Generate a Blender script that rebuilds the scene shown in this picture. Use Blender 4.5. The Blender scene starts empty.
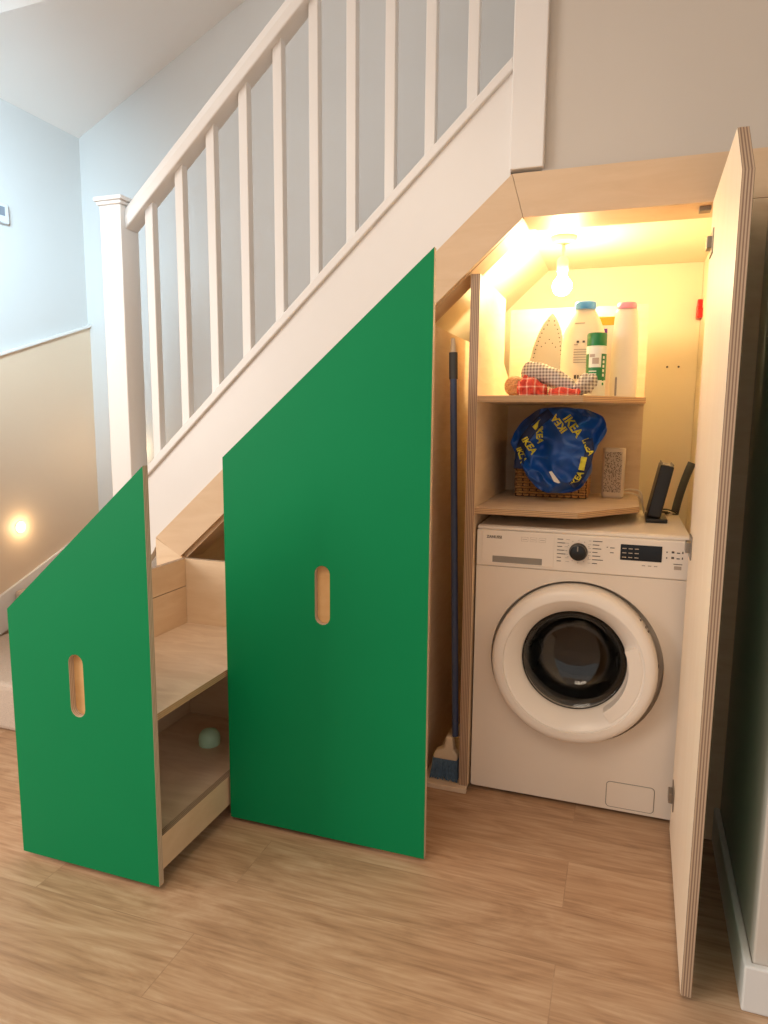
import bpy, bmesh, math, random
from mathutils import Vector, Matrix, noise
random.seed(7)
PI = math.pi
sc = bpy.context.scene
col = sc.collection

# ------------------------------------------------------------------ materials
def new_mat(name):
    m = bpy.data.materials.new(name); m.use_nodes = True
    nt = m.node_tree
    return m, nt, nt.nodes['Principled BSDF']

def rgb(r, g, b):
    f = lambda c: ((c / 255 + 0.055) / 1.055) ** 2.4 if c > 10 else c / 255 / 12.92
    return (f(r), f(g), f(b), 1)

def flat(name, c, rough=0.5, metal=0.0, spec=0.5, var=0.0, scale=20.0, bump=0.0):
    """plain paint / plastic with a faint procedural variation"""
    m, nt, b = new_mat(name)
    b.inputs['Roughness'].default_value = rough
    b.inputs['Metallic'].default_value = metal
    b.inputs['Specular IOR Level'].default_value = spec
    n = nt.nodes.new('ShaderNodeTexNoise'); n.inputs['Scale'].default_value = scale
    n.inputs['Detail'].default_value = 4
    tc = nt.nodes.new('ShaderNodeTexCoord'); nt.links.new(tc.outputs['Object'], n.inputs['Vector'])
    r = nt.nodes.new('ShaderNodeValToRGB')
    k = max(0.0, 1 - var)
    r.color_ramp.elements[0].color = (c[0] * k, c[1] * k, c[2] * k, 1); r.color_ramp.elements[0].position = .3
    r.color_ramp.elements[1].color = c; r.color_ramp.elements[1].position = .7
    nt.links.new(n.outputs['Fac'], r.inputs['Fac']); nt.links.new(r.outputs['Color'], b.inputs['Base Color'])
    if bump:
        bp = nt.nodes.new('ShaderNodeBump'); bp.inputs['Strength'].default_value = bump
        bp.inputs['Distance'].default_value = .002
        nt.links.new(n.outputs['Fac'], bp.inputs['Height']); nt.links.new(bp.outputs['Normal'], b.inputs['Normal'])
    return m

def ply_face(name, c0, c1, stretch=(1.5, 1.5, 14), rough=.5, scale=2.2):
    m, nt, b = new_mat(name)
    b.inputs['Roughness'].default_value = rough
    b.inputs['Specular IOR Level'].default_value = .35
    tc = nt.nodes.new('ShaderNodeTexCoord'); mp = nt.nodes.new('ShaderNodeMapping')
    mp.inputs['Scale'].default_value = stretch
    nt.links.new(tc.outputs['Object'], mp.inputs['Vector'])
    n = nt.nodes.new('ShaderNodeTexNoise'); n.inputs['Scale'].default_value = scale
    n.inputs['Detail'].default_value = 7; n.inputs['Roughness'].default_value = .6; n.inputs['Distortion'].default_value = .7
    nt.links.new(mp.outputs['Vector'], n.inputs['Vector'])
    r = nt.nodes.new('ShaderNodeValToRGB')
    r.color_ramp.elements[0].color = c0; r.color_ramp.elements[0].position = .32
    r.color_ramp.elements[1].color = c1; r.color_ramp.elements[1].position = .68
    nt.links.new(n.outputs['Fac'], r.inputs['Fac']); nt.links.new(r.outputs['Color'], b.inputs['Base Color'])
    return m

def ply_edge(name, axis, period=.0052, light=(190, 162, 134), dark=(138, 110, 88)):
    """layered plywood edge: veneer stripes stacked along one axis"""
    m, nt, b = new_mat(name)
    b.inputs['Roughness'].default_value = .7
    tc = nt.nodes.new('ShaderNodeTexCoord')
    w = nt.nodes.new('ShaderNodeTexWave'); w.wave_type = 'BANDS'; w.bands_direction = axis
    w.inputs['Scale'].default_value = 1.0 / period / 3.18
    w.inputs['Distortion'].default_value = .6; w.inputs['Detail'].default_value = 1
    w.inputs['Detail Scale'].default_value = .05
    nt.links.new(tc.outputs['Object'], w.inputs['Vector'])
    r = nt.nodes.new('ShaderNodeValToRGB')
    r.color_ramp.elements[0].color = rgb(*dark); r.color_ramp.elements[0].position = .35
    r.color_ramp.elements[1].color = rgb(*light); r.color_ramp.elements[1].position = .6
    nt.links.new(w.outputs['Color'], r.inputs['Fac']); nt.links.new(r.outputs['Color'], b.inputs['Base Color'])
    return m

def emit(name, c, s):
    m, nt, b = new_mat(name)
    b.inputs['Base Color'].default_value = c
    b.inputs['Emission Color'].default_value = c
    b.inputs['Emission Strength'].default_value = s
    return m

def floor_mat():
    m, nt, b = new_mat('oak_floor')
    L = nt.links.new; N = nt.nodes.new
    tc = N('ShaderNodeTexCoord')
    br = N('ShaderNodeTexBrick'); br.offset = .37; br.offset_frequency = 2
    br.inputs['Scale'].default_value = 1; br.inputs['Mortar Size'].default_value = .0011
    br.inputs['Brick Width'].default_value = 1.25; br.inputs['Row Height'].default_value = .185
    br.inputs['Color1'].default_value = (0, 0, 0, 1); br.inputs['Color2'].default_value = (1, 1, 1, 1)
    br.inputs['Mortar'].default_value = (.5, .5, .5, 1)
    mo = N('ShaderNodeMapping'); mo.inputs['Location'].default_value = (.42, .05, 0)
    L(tc.outputs['Object'], mo.inputs['Vector']); L(mo.outputs['Vector'], br.inputs['Vector'])
    # each plank shifts its own grain
    add = N('ShaderNodeVectorMath'); add.operation = 'MULTIPLY_ADD'
    L(br.outputs['Color'], add.inputs[0]); add.inputs[1].default_value = (3.1, 7.7, 5.3)
    L(mo.outputs['Vector'], add.inputs[2])
    mp = N('ShaderNodeMapping'); mp.inputs['Scale'].default_value = (1.3, 6.5, 1); L(add.outputs[0], mp.inputs['Vector'])
    n1 = N('ShaderNodeTexNoise'); n1.inputs['Scale'].default_value = 1.6; n1.inputs['Detail'].default_value = 8
    n1.inputs['Roughness'].default_value = .62; n1.inputs['Distortion'].default_value = 2.6
    L(mp.outputs['Vector'], n1.inputs['Vector'])
    mp2 = N('ShaderNodeMapping'); mp2.inputs['Scale'].default_value = (3.0, 60.0, 1); L(add.outputs[0], mp2.inputs['Vector'])
    n2 = N('ShaderNodeTexNoise'); n2.inputs['Scale'].default_value = 2.0; n2.inputs['Detail'].default_value = 5
    L(mp2.outputs['Vector'], n2.inputs['Vector'])
    mx = N('ShaderNodeMix'); mx.data_type = 'FLOAT'; mx.inputs[0].default_value = .38
    L(n1.outputs['Fac'], mx.inputs[2]); L(n2.outputs['Fac'], mx.inputs[3])
    r = N('ShaderNodeValToRGB')
    e = r.color_ramp.elements
    e[0].position = .28; e[0].color = rgb(142, 106, 78)
    e[1].position = .72; e[1].color = rgb(208, 176, 144)
    k = e.new(.48); k.color = rgb(182, 145, 112)
    L(mx.outputs[0], r.inputs['Fac'])
    # plank-to-plank tone and joints
    hs = N('ShaderNodeHueSaturation'); L(r.outputs['Color'], hs.inputs['Color'])
    mr = N('ShaderNodeMapRange'); mr.inputs[3].default_value = .93; mr.inputs[4].default_value = 1.05
    L(br.outputs['Color'], mr.inputs[0]); L(mr.outputs[0], hs.inputs['Value'])
    mj = N('ShaderNodeMix'); mj.data_type = 'RGBA'; mj.inputs[7].default_value = rgb(120, 84, 58)
    ms = N('ShaderNodeMath'); ms.operation = 'MULTIPLY'; ms.inputs[1].default_value = .28
    L(br.outputs['Fac'], ms.inputs[0]); L(ms.outputs[0], mj.inputs[0]); L(hs.outputs['Color'], mj.inputs[6])
    L(mj.outputs[2], b.inputs['Base Color'])
    b.inputs['Roughness'].default_value = .38; b.inputs['Specular IOR Level'].default_value = .4
    bp = N('ShaderNodeBump'); bp.inputs['Strength'].default_value = .12; bp.inputs['Distance'].default_value = .002
    L(n2.outputs['Fac'], bp.inputs['Height']); L(bp.outputs['Normal'], b.inputs['Normal'])
    return m

def check_mat(name, base, line, accent, sx, gap=.5, diag=0.0):
    """woven check / plaid cloth"""
    m, nt, b = new_mat(name)
    L = nt.links.new; N = nt.nodes.new
    b.inputs['Roughness'].default_value = .95
    tc = N('ShaderNodeTexCoord'); mp = N('ShaderNodeMapping'); mp.inputs['Rotation'].default_value = (0, diag, 0)
    L(tc.outputs['Object'], mp.inputs['Vector'])
    sep = N('ShaderNodeSeparateXYZ'); L(mp.outputs['Vector'], sep.inputs[0])
    outs = []
    for ax in ('X', 'Z'):
        mu = N('ShaderNodeMath'); mu.operation = 'MULTIPLY'; mu.inputs[1].default_value = sx
        L(sep.outputs[ax], mu.inputs[0])
        fr = N('ShaderNodeMath'); fr.operation = 'FRACT'; L(mu.outputs[0], fr.inputs[0])
        lt = N('ShaderNodeMath'); lt.operation = 'LESS_THAN'; lt.inputs[1].default_value = gap; L(fr.outputs[0], lt.inputs[0])
        outs.append(lt)
    ad = N('ShaderNodeMath'); ad.operation = 'ADD'; L(outs[0].outputs[0], ad.inputs[0]); L(outs[1].outputs[0], ad.inputs[1])
    hf = N('ShaderNodeMath'); hf.operation = 'MULTIPLY'; hf.inputs[1].default_value = .5; L(ad.outputs[0], hf.inputs[0])
    r = N('ShaderNodeValToRGB'); r.color_ramp.interpolation = 'CONSTANT'
    e = r.color_ramp.elements; e[0].color = base; e[1].position = .4; e[1].color = line
    k = e.new(.9); k.color = accent
    L(hf.outputs[0], r.inputs['Fac']); L(r.outputs['Color'], b.inputs['Base Color'])
    return m

def glass_mat(name):
    m, nt, b = new_mat(name)
    b.inputs['Base Color'].default_value = (.80, .78, .74, 1)
    b.inputs['Roughness'].default_value = .02
    b.inputs['Transmission Weight'].default_value = 1
    b.inputs['IOR'].default_value = 1.45
    return m

def perforated(name):
    m, nt, b = new_mat(name)
    L = nt.links.new; N = nt.nodes.new
    tc = N('ShaderNodeTexCoord'); v = N('ShaderNodeTexVoronoi'); v.inputs['Scale'].default_value = 230
    L(tc.outputs['Object'], v.inputs['Vector'])
    r = N('ShaderNodeValToRGB'); e = r.color_ramp.elements
    e[0].position = .3; e[0].color = rgb(120, 98, 82); e[1].position = .55; e[1].color = rgb(206, 186, 164)
    L(v.outputs['Distance'], r.inputs['Fac']); L(r.outputs['Color'], b.inputs['Base Color'])
    b.inputs['Roughness'].default_value = .7
    return m

M = {}
M['floor'] = floor_mat()
M['wall'] = flat('wall_paint', rgb(214, 211, 207), .85, var=.02, scale=3, bump=.05)
M['ceil'] = flat('ceiling_paint', rgb(242, 236, 230), .9, var=.02, scale=3)
M['beige'] = flat('beige_wall_paint', rgb(228, 202, 174), .6, var=.02, scale=3)
M['cream'] = flat('cream_plaster', rgb(248, 234, 206), .8, var=.03, scale=4)
M['white'] = flat('white_gloss_paint', rgb(232, 226, 220), .32, var=.015, scale=8)
M['skirt'] = flat('white_skirting_paint', rgb(226, 224, 220), .4, var=.02, scale=8)
M['rwall'] = flat('grey_wall_paint', rgb(206, 196, 184), .75, var=.02, scale=4)
M['green'] = flat('green_laminate', rgb(0, 130, 76), .5, spec=.18, var=.03, scale=6)
M['ply'] = ply_face('birch_ply', rgb(222, 192, 156), rgb(232, 206, 174), (3, 3, 14))
M['ply_slot'] = ply_face('warm_ply', rgb(216, 166, 108), rgb(228, 184, 128), (3, 3, 10))
M['ply_h'] = ply_face('birch_ply_flat', rgb(216, 188, 158), rgb(234, 210, 182), (3, 10, 3))
M['ply_x'] = ply_face('birch_ply_long', rgb(214, 182, 146), rgb(222, 192, 158), (2, 4, 9))
M['ply_door'] = ply_face('pale_ply_door', rgb(240, 218, 190), rgb(244, 224, 198), (3, 8, 1.6))
M['edge_x'] = ply_edge('ply_edge_x', 'X')
M['edge_y'] = ply_edge('ply_edge_y', 'Y', light=(212, 190, 164), dark=(172, 148, 122))
M['edge_z'] = ply_edge('ply_edge_z', 'Z', light=(206, 172, 130), dark=(164, 126, 90))
M['carpet'] = flat('beige_carpet', rgb(206, 186, 168), 1.0, var=.2, scale=240, bump=.8)
M['appliance'] = flat('white_enamel', rgb(236, 222, 206), .3, var=.01, scale=4)
M['appl2'] = flat('white_plastic', rgb(240, 228, 214), .35, var=.01, scale=4)
M['ring'] = flat('white_door_ring', rgb(244, 234, 222), .28, var=.01, scale=4)
M['grey'] = flat('grey_plastic', rgb(150, 142, 132), .4, var=.03)
M['darkgrey'] = flat('dark_grey_rubber', rgb(70, 70, 68), .55, var=.06)
M['black'] = flat('black_plastic', rgb(26, 25, 25), .3, var=.05)
M['screen'] = flat('black_display', rgb(10, 10, 12), .12, var=.05)
M['print'] = flat('grey_print', rgb(84, 76, 68), .6)
M['printl'] = flat('pale_print', rgb(178, 162, 146), .6)
M['steel'] = flat('drum_steel', rgb(92, 82, 70), .25, metal=1.0, var=.15, scale=30)
M['metal'] = flat('hinge_metal', rgb(150, 140, 128), .35, metal=.8, var=.08)
M['glass'] = glass_mat('door_glass')
M['pole'] = flat('blue_grey_pole', rgb(66, 80, 114), .4, var=.05)
M['bristle'] = flat('blue_bristles', rgb(104, 134, 162), .9, var=.4, scale=120)
M['creampl'] = flat('cream_plastic', rgb(222, 202, 172), .45, var=.03)
M['bottle'] = flat('white_bottle_plastic', rgb(240, 230, 208), .35, var=.02)
M['bluecap'] = flat('blue_cap_plastic', rgb(84, 166, 240), .35)
M['pinkcap'] = flat('pink_cap_plastic', rgb(245, 160, 180), .35)
M['cangreen'] = flat('green_can_plastic', rgb(24, 120, 62), .35)
M['canwhite'] = flat('white_can_label', rgb(226, 228, 214), .4)
M['orange'] = flat('orange_card', rgb(236, 170, 50), .5)
M['packw'] = flat('white_card', rgb(238, 228, 222), .5)
M['purple'] = flat('purple_print', rgb(110, 50, 160), .5)
M['iron'] = flat('pale_soleplate', rgb(172, 168, 156), .4, metal=.1)
M['hole'] = flat('dark_hole', rgb(70, 62, 50), .8)
M['check'] = check_mat('grey_gingham', rgb(222, 214, 200), rgb(186, 176, 164), rgb(128, 118, 110), 105)
M['red'] = check_mat('red_plaid', rgb(204, 74, 60), rgb(228, 152, 134), rgb(240, 214, 200), 42, .18)
M['wicker'] = ply_face('brown_wicker', rgb(176, 122, 66), rgb(222, 170, 108), (40, 40, 40), .7, 3)
M['wickerd'] = flat('dark_wicker', rgb(96, 58, 30), .8, var=.3, scale=60)
M['raffia'] = ply_face('pale_raffia', rgb(196, 150, 110), rgb(232, 192, 150), (60, 60, 60), .8, 3)
M['bag'] = flat('blue_woven_plastic', rgb(20, 84, 172), .32, var=.25, scale=14, bump=.15)
M['bagd'] = flat('blue_webbing', rgb(10, 40, 92), .6, var=.2, scale=60)
M['yellow'] = flat('yellow_print', rgb(214, 206, 60), .5)
M['tagw'] = flat('white_tag', rgb(232, 228, 220), .6)
M['speaker'] = flat('cream_case', rgb(226, 206, 180), .45)
M['perf'] = perforated('perforated_panel')
M['cable'] = flat('white_cable', rgb(226, 212, 190), .4)
M['cabled'] = flat('black_cable', rgb(34, 32, 30), .4)
M['redpl'] = flat('red_plastic', rgb(220, 24, 22), .35)
M['mint'] = flat('mint_plastic', rgb(206, 252, 222), .4)
M['therm'] = flat('thermostat_plastic', rgb(220, 224, 228), .4)
M['thermscr'] = flat('thermostat_screen', rgb(134, 142, 152), .3)
M['bulb'] = emit('lit_bulb', (1, .80, .45, 1), 255)
M['steplamp'] = emit('lit_step_lamp', (1, .66, .30, 1), 3.2)

# ------------------------------------------------------------------ mesh helpers
class MB:
    def __init__(s): s.bm = bmesh.new()
    def box(s, a, b, mi=0):
        x0, y0, z0 = a; x1, y1, z1 = b
        v = [s.bm.verts.new(p) for p in ((x0,y0,z0),(x1,y0,z0),(x1,y1,z0),(x0,y1,z0),(x0,y0,z1),(x1,y0,z1),(x1,y1,z1),(x0,y1,z1))]
        fs = []
        for q in ((0,3,2,1),(4,5,6,7),(0,1,5,4),(1,2,6,5),(2,3,7,6),(3,0,4,7)):
            f = s.bm.faces.new([v[i] for i in q]); f.material_index = mi; fs.append(f)
        return fs      # bottom, top, -y, +x, +y, -x
    def ply(s, a, b, thin, face=0, edge=1):
        """board whose four narrow faces carry the layered edge"""
        fs = s.box(a, b, face)
        keep = {'x': (3, 5), 'y': (2, 4), 'z': (0, 1)}[thin]
        for i, f in enumerate(fs):
            f.material_index = face if i in keep else edge
    def prism(s, pts, axis, a, b, mi=0, side=None, holes=(), back=None):
        """outline in the two other axes, extruded along axis from a to b; holes are inner outlines"""
        def P(p, t):
            return {'y': (p[0], t, p[1]), 'x': (t, p[0], p[1]), 'z': (p[0], p[1], t)}[axis]
        side = mi if side is None else side
        back = mi if back is None else back
        tmp = bmesh.new()
        loops = [list(pts)] + [list(h) for h in holes]
        for lp in loops:
            vs = [tmp.verts.new((p[0], p[1], 0)) for p in lp]
            for i in range(len(vs)): tmp.edges.new((vs[i], vs[(i + 1) % len(vs)]))
        bmesh.ops.triangle_fill(tmp, use_beauty=True, use_dissolve=False, edges=tmp.edges[:])
        tmp.verts.index_update()
        co = [v.co.xy[:] for v in tmp.verts]
        A = [s.bm.verts.new(P(c, a)) for c in co]; B = [s.bm.verts.new(P(c, b)) for c in co]
        for f in tmp.faces:
            ids = [v.index for v in f.verts]
            fa = s.bm.faces.new([A[i] for i in ids]); fa.material_index = mi
            fb = s.bm.faces.new([B[i] for i in reversed(ids)]); fb.material_index = back
        for e in tmp.edges:
            if len(e.link_faces) == 1:
                i, j = e.verts[0].index, e.verts[1].index
                f = s.bm.faces.new((A[i], A[j], B[j], B[i])); f.material_index = side
        tmp.free()
    def lathe(s, prof, c, axis='z', seg=32, mi=0, sx=1.0, sy=1.0, mis=None):
        """profile of (radius, height) revolved about an axis through c"""
        rings = []
        for r, h in prof:
            ring = []
            if r < 1e-6:
                p = {'z': (0, 0, h), 'y': (0, h, 0), 'x': (h, 0, 0)}[axis]
                ring = [s.bm.verts.new(Vector(c) + Vector(p))]
            else:
                for k in range(seg):
                    t = 2 * PI * k / seg; u, w = r * math.cos(t) * sx, r * math.sin(t) * sy
                    p = {'z': (u, w, h), 'y': (u, h, w), 'x': (h, u, w)}[axis]
                    ring.append(s.bm.verts.new(Vector(c) + Vector(p)))
            rings.append(ring)
        for i in range(len(rings) - 1):
            A, B = rings[i], rings[i + 1]; m = mis[i] if mis else mi
            for k in range(seg):
                k2 = (k + 1) % seg
                if len(A) == 1 and len(B) == 1: break
                if len(A) == 1: q = (A[0], B[k], B[k2])
                elif len(B) == 1: q = (A[k], A[k2], B[0])
                else: q = (A[k], A[k2], B[k2], B[k])
                f = s.bm.faces.new(q); f.material_index = m
    def cyl(s, p, q, r, seg=16, mi=0, r2=None):
        s.tube([p, q], r, seg, mi, r2)
    def tube(s, pts, r, seg=10, mi=0, r2=None, flat=None):
        pts = [Vector(p) for p in pts]; n = len(pts); rings = []
        up = None
        for i, p in enumerate(pts):
            d = (pts[min(i + 1, n - 1)] - pts[max(i - 1, 0)]).normalized()
            if up is None:
                up = Vector((0, 0, 1)) if abs(d.z) < .9 else Vector((1, 0, 0))
            a = d.cross(up).normalized(); b2 = a.cross(d).normalized(); up = b2
            rr = r + ((r2 - r) * i / (n - 1) if r2 is not None else 0)
            fx, fy = flat if flat else (1, 1)
            rings.append([s.bm.verts.new(p + (a * math.cos(2*PI*k/seg) * fx + b2 * math.sin(2*PI*k/seg) * fy) * rr) for k in range(seg)])
        for i in range(n - 1):
            for k in range(seg):
                f = s.bm.faces.new((rings[i][k], rings[i][(k+1) % seg], rings[i+1][(k+1) % seg], rings[i+1][k])); f.material_index = mi
        for e in (rings[0], rings[-1]):
            f = s.bm.faces.new(e); f.material_index = mi
    def blob(s, c, rad, sub=4, fn=None, mi=0):
        vs = bmesh.ops.create_icosphere(s.bm, subdivisions=sub, radius=1)['verts']
        for v in vs:
            d = v.co.copy(); k = fn(d) if fn else 1
            v.co = Vector(c) + Vector((d.x * rad[0], d.y * rad[1], d.z * rad[2])) * k
        for f in s.bm.faces:
            if f.verts[0] in vs: pass
        return vs
    def xf(s, mat): s.bm.transform(mat); return s

def put(name, mb, mats, parent=None, bevel=0, smooth=False, local=False, seg=2):
    bm = mb.bm
    bmesh.ops.recalc_face_normals(bm, faces=bm.faces[:])
    if parent is not None and not local:
        bm.transform(Matrix.Translation(-Vector(parent_world(parent))))
    me = bpy.data.meshes.new(name)
    if smooth:
        for f in bm.faces: f.smooth = True
    bm.to_mesh(me); bm.free()
    for m in (mats if isinstance(mats, (list, tuple)) else [mats]): me.materials.append(M[m])
    o = bpy.data.objects.new(name, me); col.objects.link(o)
    if parent is not None: o.parent = parent
    if bevel:
        b = o.modifiers.new('bevel', 'BEVEL'); b.width = bevel; b.segments = seg; b.limit_method = 'ANGLE'
        b.angle_limit = math.radians(35)
    if smooth and smooth != 'all':
        try:
            me.set_sharp_from_angle(angle=math.radians(40))
        except Exception: pass
    return o

def parent_world(o):
    v = Vector(o.location)
    while o.parent is not None:
        o = o.parent; v = v + Vector(o.location)
    return v

def tag(o, label, cat, group=None):
    o['label'] = label; o['category'] = cat
    if group: o['group'] = group
    return o
def thing(name, loc, label, cat, group=None):
    o = bpy.data.objects.new(name, None); col.objects.link(o); o.location = loc
    o.empty_display_size = .05
    return tag(o, label, cat, group)
def struct(name, mb, mats, bevel=0, smooth=False):
    o = put(name, mb, mats, None, bevel, smooth); o['kind'] = 'structure'; return o

def text_mesh(s, size, mats, parent, origin, rx=(1, 0, 0), ry=(0, 0, 1), depth=.0004, name='lettering', bold=0.0, bend=None):
    """lettering as a thin mesh: text runs along rx, up along ry"""
    cu = bpy.data.curves.new('tmp_text', 'FONT'); cu.body = s; cu.size = size; cu.extrude = depth; cu.offset = bold
    cu.align_x = 'CENTER'; cu.align_y = 'CENTER'; cu.resolution_u = 3
    t = bpy.data.objects.new('tmp_text', cu); col.objects.link(t)
    dg = bpy.context.evaluated_depsgraph_get(); dg.update()
    me = bpy.data.meshes.new_from_object(t.evaluated_get(dg))
    bpy.data.objects.remove(t); bpy.data.curves.remove(cu)
    bm = bmesh.new(); bm.from_mesh(me); bpy.data.meshes.remove(me)
    if bend is None:
        X = Vector(rx).normalized(); Yv = Vector(ry).normalized(); Zv = X.cross(Yv)
        m = Matrix((X, Yv, Zv)).transposed().to_4x4(); m.translation = Vector(origin)
        bm.transform(m)
    else:
        bmesh.ops.subdivide_edges(bm, edges=bm.edges[:], cuts=1)
        for v in bm.verts: v.co = bend(v.co)
    w = MB(); w.bm.free(); w.bm = bm
    return put(name, w, mats, parent)

def rrect(cx, cy, w, d, r, n=6):
    p = []
    for qx, qy, a0 in ((1, 1, 0), (-1, 1, 90), (-1, -1, 180), (1, -1, 270)):
        for k in range(n + 1):
            a = math.radians(a0 + 90 * k / n); p.append((cx + qx * (w / 2 - r) + r * math.cos(a), cy + qy * (d / 2 - r) + r * math.sin(a)))
    return p
def capsule(cx, cz, w, h, n=8):
    r = w / 2; pts = []
    for k in range(n + 1):
        t = PI * k / n; pts.append((cx + r * math.cos(t), cz + h / 2 - r + r * math.sin(t)))
    for k in range(n + 1):
        t = PI + PI * k / n; pts.append((cx + r * math.cos(t), cz - h / 2 + r + r * math.sin(t)))
    return pts

# ------------------------------------------------------------------ the setting
m = MB(); m.box((-3.4, -4.2, -.05), (2.6, 1.1, 0)); struct('floor', m, 'floor')
BACK = .95; LEFT = -2.19
m = MB(); m.box((LEFT - .1, BACK, 0), (.75, BACK + .1, 3.4)); struct('wall_back', m, 'wall')
m = MB(); m.box((LEFT - .1, -.55, 0), (LEFT, BACK, 3.4)); struct('wall_left', m, 'wall')
# dado panel of the left wall with its white ledge, rising with the winder steps
dz = lambda y: 1.43 + .34 * (y - .401)
m = MB(); m.prism([(-.5, .02), (BACK, .02), (BACK, dz(BACK)), (-.5, dz(-.5))], 'x', LEFT, LEFT + .012)
struct('trim_1', m, 'beige')
m = MB(); m.prism([(-.5, dz(-.5)), (BACK, dz(BACK)), (BACK, dz(BACK) + .012), (-.5, dz(-.5) + .012)], 'x', LEFT, LEFT + .028)
struct('trim_2', m, 'white', .003)
sz = lambda y: .366 + .39 * (y - .315)
m = MB(); m.prism([(-.4, max(.0, sz(-.4) - .25)), (BACK, sz(BACK) - .25), (BACK, sz(BACK)), (-.4, sz(-.4))], 'x', LEFT + .012, LEFT + .028)
struct('baseboard_left', m, 'white', .003)
# front wall above the cupboard, right wall with its end, skirting
m = MB(); m.box((.20, .016, 1.834), (.79, .12, 3.4)); struct('wall_front', m, 'rwall')
wx = lambda y: .757 + .018 * y
m = MB(); m.prism([(wx(.12), .12), (wx(-.585), -.585), (1.35, -.585), (1.35, .12)], 'z', 0, 2.45)
struct('wall_right', m, 'rwall', .004)
m = MB(); m.prism([(wx(.0) - .017, 0.0), (wx(-.60) - .017, -.602), (1.35, -.602), (1.35, -.586), (wx(-.586) - .001, -.586), (wx(0) - .001, 0.0)], 'z', 0, .1)
struct('baseboard_right', m, 'skirt', .004)
# sloping soffit over the stair and the flat room ceiling
sf = lambda x: 2.53 + .49 * (x - LEFT)
m = MB()
tri = [(LEFT, .015), (LEFT, BACK), (-.78, BACK)]
lo = [m.bm.verts.new((x, y, sf(x))) for x, y in tri]; hi = [m.bm.verts.new((x, y, 3.4)) for x, y in tri]
m.bm.faces.new(lo); m.bm.faces.new(hi[::-1])
for i in range(3): m.bm.faces.new((lo[i], lo[(i+1) % 3], hi[(i+1) % 3], hi[i]))
struct('ceiling', m, 'ceil')
m = MB(); m.box((-1.0, -3.6, 2.5), (1.4, .0, 2.6)); struct('ceiling', m, 'ceil')
m = MB(); m.box((LEFT - .1, -.6, 3.4), (1.4, 1.05, 3.5)); struct('ceiling', m, 'ceil')
# boxed ceiling lining the cupboard: flat over the washer, then sloping under the stair
kx, kz = .155, 1.717
S = .918
low = lambda x: kz + S * (x - kx)                      # lower edge of the sloping fascia
m = MB()
pts = [(.70, 1.76), (.128, 1.76), (-1.0, 1.76 - 1.128 * S), (-1.09, 1.76 - 1.128 * S), (-1.09, 1.80 - 1.128 * S), (-1.0, 1.80 - 1.128 * S), (.115, 1.80), (.70, 1.80)]
m.prism(pts, 'y', .02, BACK); struct('ceiling', m, 'cream')

# ------------------------------------------------------------------ staircase
st = thing('staircase', (-1.22, .04, 0), 'white painted staircase with square balusters rising above the green cupboard fronts', 'staircase')
y0, y1 = .004, .09
nw = put('newel_post', MB(), 'white', st)
bpy.data.objects.remove(nw)
def newel(x0, x1, z0, z1, cap):
    m = MB(); m.box((x0, y0 - .012, z0), (x1, y1 - .008, z1)); n = put('newel_post', m, 'white', st, .003)
    if cap:
        m = MB(); m.box((x0 - .014, y0 - .026, z1 + .012), (x1 + .014, y1 + .006, z1 + .026))
        m.box((x0 - .007, y0 - .019, z1), (x1 + .007, y1 - .001, z1 + .012)); put('post_cap', m, 'white', n, .003)
newel(-1.262, -1.177, 0, 1.868, True)
newel(.115, .205, 1.843, 3.3, False)
cap = lambda x: 1.052 + .925 * (x + 1.058)             # top of the string capping
m = MB()
ftop = lambda x: .734 + .896 * (x + 1.107)
m.prism([(-1.177, cap(-1.177) - .03), (-1.177, .60), (-1.107, .70), (-1.107, ftop(-1.107) - .03), (.115, ftop(.115) - .03), (.115, cap(.115) - .03)], 'y', .012, .045)
put('stringer', m, 'white', st)
m = MB()
m.prism([(-1.177, cap(-1.177) - .035), (.115, cap(.115) - .035), (.115, cap(.115)), (-1.177, cap(-1.177))], 'y', .0, .085)
put('string_capping', m, 'white', st, .004)
rail = lambda x: 2.105 + .885 * (x + .862)
m = MB()
pr = [(-.033, -.026), (.033, -.026), (.036, .0), (.030, .024), (.014, .034), (-.014, .034), (-.030, .024), (-.036, .0)]
A = []; 
for x in (-1.177, .115):
    A.append([m.bm.verts.new((x, .045 + a, rail(x) + b * 1.32)) for a, b in pr])
for k in range(8): m.bm.faces.new((A[0][k], A[0][(k+1) % 8], A[1][(k+1) % 8], A[1][k]))
m.bm.faces.new(A[0]); m.bm.faces.new(A[1][::-1])
put('handrail', m, 'white', st, .004)
for k in range(10):
    x = -1.098 + .1217 * k
    m = MB()
    h = .0155
    c = [(x - h, .05 - h), (x + h, .05 - h), (x + h, .05 + h), (x - h, .05 + h)]
    b_ = [m.bm.verts.new((px, py, cap(px) - .003)) for px, py in c]; t_ = [m.bm.verts.new((px, py, rail(px) - .030)) for px, py in c]
    m.bm.faces.new(b_[::-1]); m.bm.faces.new(t_)
    for i in range(4): m.bm.faces.new((b_[i], b_[(i+1) % 4], t_[(i+1) % 4], t_[i]))
    put('baluster', m, 'white', st, .0025)
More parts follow.
